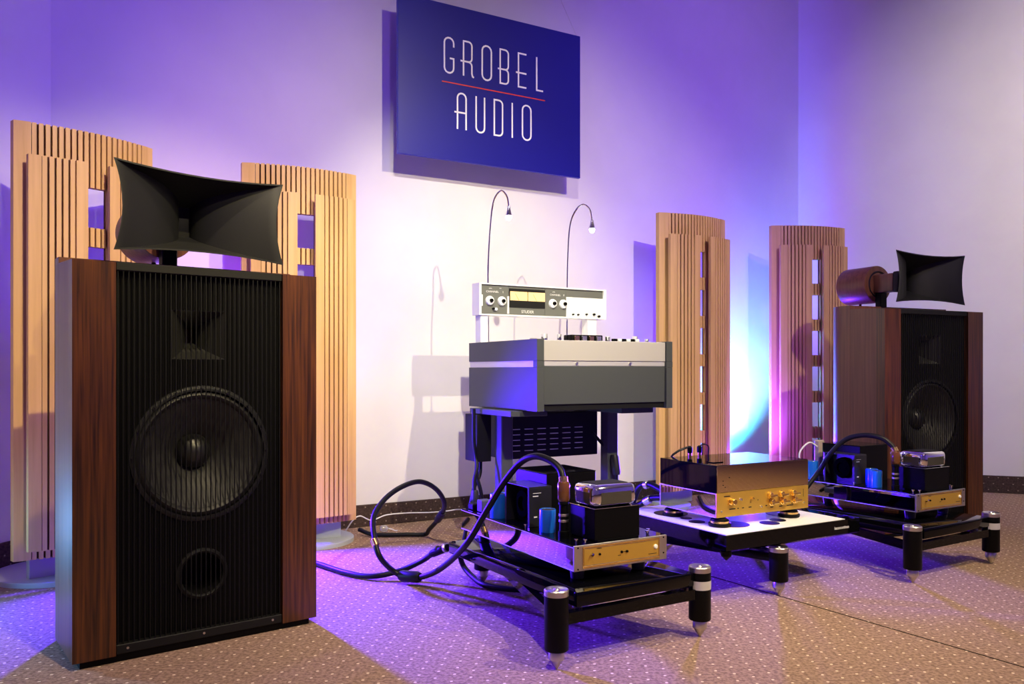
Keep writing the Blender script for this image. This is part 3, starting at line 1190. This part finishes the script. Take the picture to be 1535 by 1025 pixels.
# ------------------------------------------------------------------ power amplifiers
def amp(label, loc, rz, extra=False):
    t = thing('power_amplifier', label, 'amplifier', loc, rz, 'chrome and gold power amplifiers')
    w, d, h = .332, .72, .0725
    bm = NB()
    box(bm, 0, w, .006, d, 0, h - .004, .001, 1)
    obj('chassis', bm, M['chassis'], t)
    bm = NB()
    box(bm, -.0005, w + .0005, .004, d, h - .0038, h, .0008, 1)
    obj('top_plate', bm, M['gloss'], t)
    bm = NB()
    box(bm, -.001, w + .001, 0, .0058, 0, h, .0008, 1)
    fr = obj('front_frame', bm, M['steel'], t)
    for z in (.001, h - .0065):
        bm = NB()
        box(bm, -.0012, -.0001, .006, d, z, z + .0022)
        obj('edge_line', bm, M['silver'], t)  # thin bright strip along the side, at top and bottom
    bm = NB()
    for a in ((.028, w - .028, .062, .068), (.028, w - .028, .006, .013), (.028, .031, .013, .062), (w - .031, w - .028, .013, .062)):
        box(bm, a[0], a[1], -.0025, 0, a[2], a[3], .0005, 1)
    obj('gold_trim', bm, M['gold'], fr)
    bm = NB()
    box(bm, .0325, w - .0325, -.0018, -.0002, .0145, .0605)
    lab(obj('gold_plate', bm, M['goldplate'], fr), 'gold nameplate')
    bm = NB()
    tube(bm, [(.056, -.002, .044), (.052, -.018, .048)], .0028, 8, raw=True)
    obj('toggle_switch', bm, M['chrome'], fr)
    knob(fr, .060, .043, .004, .004, 'black', -.0018)
    knob(fr, .085, .042, .003, .004, 'black', -.0018)
    knob(fr, .163, .040, .0032, .003, 'black', -.0018)
    knob(fr, .182, .040, .0032, .003, 'black', -.0018)
    k = knob(fr, .288, .042, .006, .004, 'white', -.0018)
    bm = NB()
    for a in ((.165, .180, .0385), (.075, .092, .058), (.150, .160, .030), (.262, .292, .0215)):
        box(bm, a[0], a[1], -.0022, -.0018, a[2], a[2] + .0018)
    obj('engraving', bm, M['blackmat'], fr)
    for x, z in ((.012, .066), (.012, .006), (w - .012, .066), (w - .012, .02)):
        bm = NB()
        cyl(bm, (x, -.0012, z), .0025, .0012, 'Y', 10)
        obj('screw', bm, M['black'], fr)
    # output transformer with chrome bell
    bm = NB()
    box(bm, .081, .243, .016, .142, h + .004, .166, .0015, 1)
    box(bm, .088, .236, .012, .146, h + .0001, h + .005)
    ot = obj('output_transformer', bm, M['black'], t)
    bm = NB()
    box(bm, .079, .245, .014, .144, .1662, .168, .0005, 1)
    obj('chrome_rim', bm, M['chrome'], ot)
    bm = NB()
    box(bm, .084, .240, .022, .137, .1682, .232, .018, 4)
    bl = obj('chrome_bell', bm, M['chrome'], t)
    bm = NB()
    box(bm, .108, .218, .0212, .026, .176, .211, .001, 1)
    box(bm, .0832, .088, .045, .115, .176, .211, .001, 1)
    obj('bell_window', bm, M['glasswin'], bl)
    bm = NB()
    box(bm, .105, .219, .043, .116, .2322, .2335, .0005, 1)
    obj('bell_top', bm, M['blackmat'], bl)
    # socket
    bm = NB()
    lathe(bm, [(0, 0), (.016, 0), (.016, .018), (.013, .02), (.013, .095), (.0155, .097), (.0155, .103), (.013, .105), (.0, .105)], (.043, .121, h + .0002), 'Z', 24)
    sk = obj('socket', bm, M['black'], t)
    for z in (.045, .062):
        bm = NB()
        lathe(bm, [(.0132, 0), (.0145, .001), (.0145, .007), (.0132, .008)], (.043, .121, h + z), 'Z', 24)
        obj('silver_ring', bm, M['steel'], sk)
    caps = [(.046, .215, .0255, .070), (.030, .50, .0285, .082)]
    if extra:
        caps = [(.046, .215, .0255, .070), (.085, .262, .0255, .070), (.030, .53, .027, .082)]
    for x, y, r, hh in caps:
        bm = NB()
        lathe(bm, [(0, 0), (r, 0), (r, hh - .004), (r - .0015, hh - .001), (r - .004, hh - .002), (r - .005, hh - .004), (0, hh - .004)], (x, y, h + .0002), 'Z', 32)
        cpo = obj('capacitor', bm, M['bluecap'], t)
        bm = NB()
        lathe(bm, [(0, 0), (r - .0055, 0), (r - .0055, .001), (0, .001)], (x, y, h + hh - .0035), 'Z', 24)
        obj('capacitor_top', bm, M['cap'], cpo)
    y0 = .305 if extra else .293
    # open choke box
    bm = NB()
    box(bm, .028, .11, y0, y0 + .012, h + .0001, .195, .001, 1)
    box(bm, .028, .11, y0 + .15, y0 + .16, h + .0001, .195, .001, 1)
    box(bm, .028, .11, y0, y0 + .16, .195, .199, .001, 1)
    box(bm, .075, .11, y0 + .012, y0 + .15, h + .0001, .195)
    cb = obj('choke_box', bm, M['carbon'], t)
    bm = NB()
    lathe(bm, [(.0, .008), (.022, .008), (.024, 0), (.042, .002), (.046, .01), (.046, .026), (.0, .026)], (.046, y0 + .081, .135), 'X', 32)
    obj('choke_coil', bm, M['void'], cb)
    bm = NB()
    box(bm, .04, .07, y0 - .0008, y0 - .0001, .178, .1795)
    box(bm, .04, .06, y0 - .0008, y0 - .0001, .168, .171)
    box(bm, .044, .056, y0 - .0008, y0 - .0001, .102, .106)
    obj('printed_label', bm, M['label'], cb)
    bm = NB()
    box(bm, .114, .306, y0 + .036, y0 + .236, h + .0001, .229, .0015, 1)
    mt = obj('mains_transformer', bm, M['black'], t)
    bm = NB()
    box(bm, .1135, .3065, y0 + .0355, y0 + .2365, .2292, .232, .0006, 1)
    obj('lid', bm, M['gloss'], mt)
    bm = NB()
    box(bm, .02, .06, .60, .64, h + .0001, .115, .003, 1)
    if not extra:
        obj('terminal_box', bm, M['greyd'], t)
        bm = NB()
        box(bm, .015, .05, .66, .70, h + .0001, .095, .003, 1)
        obj('terminal_block', bm, M['black'], t)
    else:
        bm.free()
        bm = NB()
        box(bm, .165, .205, .60, .63, h + .0001, .235, .004, 1)
        lab(obj('white_connector', bm, M['beige'], t), 'tall pale connector block')
    for x, y in ((.03, .035), (.05, .02), (w - .05, .03), (w - .03, .05), (.018, .30)):
        bm = NB()
        lathe(bm, [(0, 0), (.003, 0), (.003, .008), (.006, .009), (.006, .012), (0, .012)], (x, y, h + .0002), 'Z', 12)
        obj('top_screw', bm, M['chrome'], t)
    for x, y in ((.05, .06), (w - .06, .06), (.05, d - .08), (w - .06, d - .08)):
        bm = NB()
        lathe(bm, [(0, 0), (.02, 0), (.022, -.004), (.019, -.0345), (0, -.0345)], (x, y, -.0002), 'Z', 20)
        obj('foot', bm, M['rubber'], t)
    return t


A0 = (.1747, 2.279, .2347)
amp('chrome power amplifier with gold front and blue capacitors on nearest low rack', A0, TH)
B0 = (1.608, 3.235, .2347)
BA = R(30.3)
amp('chrome power amplifier with gold front in front of the far right loudspeaker', B0, BA, True)


# ------------------------------------------------------------------ cables
def sleeve(parent, p, q, r, m, nm='sleeve'):
    p, q = Vector(p), Vector(q)
    bm = NB()
    d = q - p
    L = d.length
    lathe(bm, [(0, 0), (r * .8, 0), (r, L * .12), (r, L * .88), (r * .8, L), (0, L)], (0, 0, 0), 'Z', 20)
    o = obj(nm, bm, M[m], parent)
    o.location = p
    o.rotation_euler = d.to_track_quat('Z', 'Y').to_euler()
    return o


def cable(label, pts, r=.0105, m='cable', group=None, name='cable'):
    t = thing(name, label, 'cable', (0, 0, 0), 0, group)
    bm = NB()
    tube(bm, pts, r, 12, 8)
    obj('cord', bm, M[m], t)
    return t


t = cable('thick black cable running along carpet from behind left loudspeaker to nearest rack', [(-1.35, 4.02 - .35, .013), (-.983, 3.50, .013), (-.79, 3.31, .0135), (-.64, 3.16, .0135), (-.53, 3.10, .016), (-.425, 3.11, .036), (-.332, 3.08, .085), (-.272, 2.99, .146)])
sleeve(t, (-.300, 3.03, .117), (-.232, 2.955, .158), .015, 'black', 'plug')
sleeve(t, (-.245, 2.965, .152), (-.236, 2.957, .156), .0165, 'steel', 'ring')


def up(u0, v0, z, O=A0, a=TH):
    return (O[0] + math.cos(a) * u0 - math.sin(a) * v0, O[1] + math.sin(a) * u0 + math.cos(a) * v0, z)


sA = up(.043, .121, .412)
t = cable('thick black cable arching from nearest amplifier down into an upright loop on carpet',
          [(sA[0] - .001, sA[1], .462), (.143, 2.425, .505), (.11, 2.46, .530), (.067, 2.5, .536), (.022, 2.55, .507), (-.033, 2.6, .431), (-.085, 2.63, .341), (-.147, 2.66, .235), (-.235, 2.86, .115), (-.31, 2.98, .05), (-.387, 3.04, .024),
           (-.445, 3.06, .045), (-.487, 3.0, .113), (-.512, 3.03, .176), (-.527, 3.1, .241), (-.5, 3.2, .294), (-.445, 3.3, .329), (-.383, 3.4, .335), (-.326, 3.5, .289), (-.298, 3.6, .21), (-.33, 3.72, .13), (-.39, 3.84, .05), (-.418, 3.90, .015), (-.508, 3.90, .0135), (-.66, 3.90, .0135), (-.74, 3.94, .03)])
lab(sleeve(t, (sA[0], sA[1], .4138), (sA[0], sA[1] + .001, .472), .0185, 'amber', 'amber_plug'), 'translucent amber plug body')
sleeve(t, (sA[0], sA[1], .468), (sA[0] - .002, sA[1] + .004, .486), .0135, 'gold', 'gold_collar')
sleeve(t, (-.34, 3.012, .034), (-.42, 3.052, .031), .021, 'cable', 'joint_sleeve')
sleeve(t, (-.500, 3.012, .148), (-.514, 3.03, .172), .0145, 'gold', 'gold_ring')
sleeve(t, (-.31, 3.67, .162), (-.345, 3.75, .108), .017, 'cable', 'joint_sleeve')

sB = up(.043, .121, .412, B0, BA)
t = cable('thick black cable arching over the far right amplifier', [(sB[0], sB[1], .465), (sB[0] - .012, sB[1] + .01, .49), (sB[0] - .045, sB[1] + .03, .518), (sB[0] - .10, sB[1] + .07, .527), (sB[0] - .16, sB[1] + .11, .505), (sB[0] - .22, sB[1] + .13, .44), (1.335, 3.54, .36), (1.235, 3.53, .24), (1.14, 3.58, .10), (1.10, 3.68, .03), (1.08, 3.85, .013), (1.12, 4.1, .013)])
lab(sleeve(t, (sB[0], sB[1], .4138), (sB[0], sB[1] + .001, .466), .0185, 'amber', 'amber_plug'), 'translucent amber plug body')
sleeve(t, (sB[0], sB[1], .463), (sB[0] - .006, sB[1] + .006, .482), .0135, 'gold', 'gold_collar')

cable('black cable curving on the carpet beneath the nearest rack', [(-.20, 3.10, .15), (-.199, 3.12, .09), (-.185, 3.13, .045), (-.15, 3.08, .02), (-.104, 2.993, .0125), (-.03, 2.938, .0125), (.066, 2.92, .0125), (.2, 2.95, .0125), (.3, 3.05, .0125)], .0105)
cable('thin white cord along the foot of the wall right of the second panel', [(-.82, 3.99, .006), (-.775, 3.965, .07), (-.746, 4.0, .084), (-.695, 4.03, .058), (-.63, 4.08, .075), (-.529, 4.12, .078), (-.428, 4.18, .07), (-.349, 4.24, .066), (-.267, 4.29, .066), (-.15, 4.36, .03), (0, 4.42, .006)], .0032, 'whitecord')
t = thing('mains_plug', 'clear plastic mains plug lying on carpet inside the cable loop', 'plug', (-.632, 4.02, 0), .3)
bm = NB()
lathe(bm, [(0, -.022), (.012, -.02), (.018, -.006), (.016, .012), (.008, .02), (0, .022)], (0, 0, .019), 'X', 16)
obj('plug_body', bm, M['clear'], t)
bm = NB()
tube(bm, [(.022, 0, .018), (.04, .008, .012), (.055, -.004, .006), (.066, .006, .004)], .0028, 8)
obj('plug_lead', bm, M['whitecord'], t)

GC = 'black power leads hanging behind the tape recorder'
for lb, pts, pl in (
    ('black power lead hanging down left edge of the trolley, leftmost', [C(-.085, .40, .63), C(-.085, .40, .50), C(-.075, .40, .42), C(-.08, .38, .37), C(-.098, .37, .31), C(-.10, .36, .24), C(-.10, .36, .13), C(-.09, .4, .012)], True),
    ('black power lead dropping from the junction box, second from left', [C(-.05, .44, .389), C(-.055, .43, .33), C(-.04, .42, .26), C(-.02, .42, .15), C(.01, .42, .012)], False),
    ('black power lead crossing the others below the junction box', [C(-.02, .46, .389), C(-.035, .44, .33), C(-.07, .43, .27), C(-.095, .42, .18), C(-.12, .44, .012)], False)):
    t = cable(lb, pts, .0085, group=GC)
    if pl:
        sleeve(t, C(-.099, .362, .275), C(-.10, .36, .19), .017, 'rubber', 'plug')
t = cable('black power lead with moulded plug right of the trolley post', [(.34, 3.93, .55), (.395, 3.90, .49), (.447, 3.89, .43), (.485, 3.86, .375), (.494, 3.85, .33), (.497, 3.85, .22), (.51, 3.86, .10), (.6, 3.95, .012), (.8, 4.2, .012)], .0075)
sleeve(t, (.484, 3.862, .40), (.495, 3.85, .305), .02, 'rubber', 'plug')
t = cable('black interconnect cable arching into the rear of the preamplifier', [up(.02, .318, .33, (U0.x, U0.y, 0), PA), (.548, 3.245, .345), (.515, 3.28, .33), (.497, 3.31, .28), (.49, 3.35, .22), (.52, 3.42, .12), (.6, 3.5, .012)], .0125)
sleeve(t, (.543, 3.248, .3445), (.53, 3.262, .340), .0155, 'steel', 'ring')
t = cable('shorter black interconnect cable lying behind the white-topped rack', [up(.06, .318, .30, (U0.x, U0.y, 0), PA), (.565, 3.27, .287), (.53, 3.30, .262), (.49, 3.34, .225), (.44, 3.42, .1), (.42, 3.5, .012)], .0125)
sleeve(t, (.558, 3.275, .284), (.535, 3.296, .267), .0165, 'steel', 'ring')
# plugs on the back edge of the preamplifier
for k, (uu, lb) in enumerate(((.14, 'left small dark plug on back edge of preamplifier top'), (.19, 'right small dark plug with clear label on back edge of preamplifier top'))):
    t = thing('phono_plug', lb, 'plug', up(uu, .30, .4612, (U0.x, U0.y, 0), PA), PA, 'plugs on the preamplifier')
    bm = NB()
    lathe(bm, [(0, 0), (.007, 0), (.007, .014), (.005, .016), (0, .016)], (0, 0, 0), 'Z', 16)
    obj('gold_socket', bm, M['gold'], t)
    bm = NB()
    lathe(bm, [(0, 0), (.009, 0), (.010, .006), (.010, .022), (.004, .028), (0, .028)], (0, 0, .012), 'Z', 16)
    obj('plug_body', bm, M['black'], t)
    bm = NB()
    if k:
        tube(bm, [(0, 0, .036), (.03, .01, .042), (.065, .02, .032), (.075, .03, 0), (.075, .04, -.1)], .0025, 8)
    else:
        tube(bm, [(0, 0, .036), (-.02, .01, .03), (-.05, .02, .016), (-.07, .03, -.01), (-.07, .04, -.1)], .0045, 8)
    obj('lead', bm, M['cable'], t)

# loudspeaker lead at the back of the far right amplifier
cable('pale thin leads looping at the rear of the far right amplifier', [up(.165, .61, .44, B0, BA), up(.12, .62, .46, B0, BA), up(.07, .63, .42, B0, BA), up(.06, .62, .37, B0, BA), up(.09, .60, .315, B0, BA)], .004, 'whitecord')
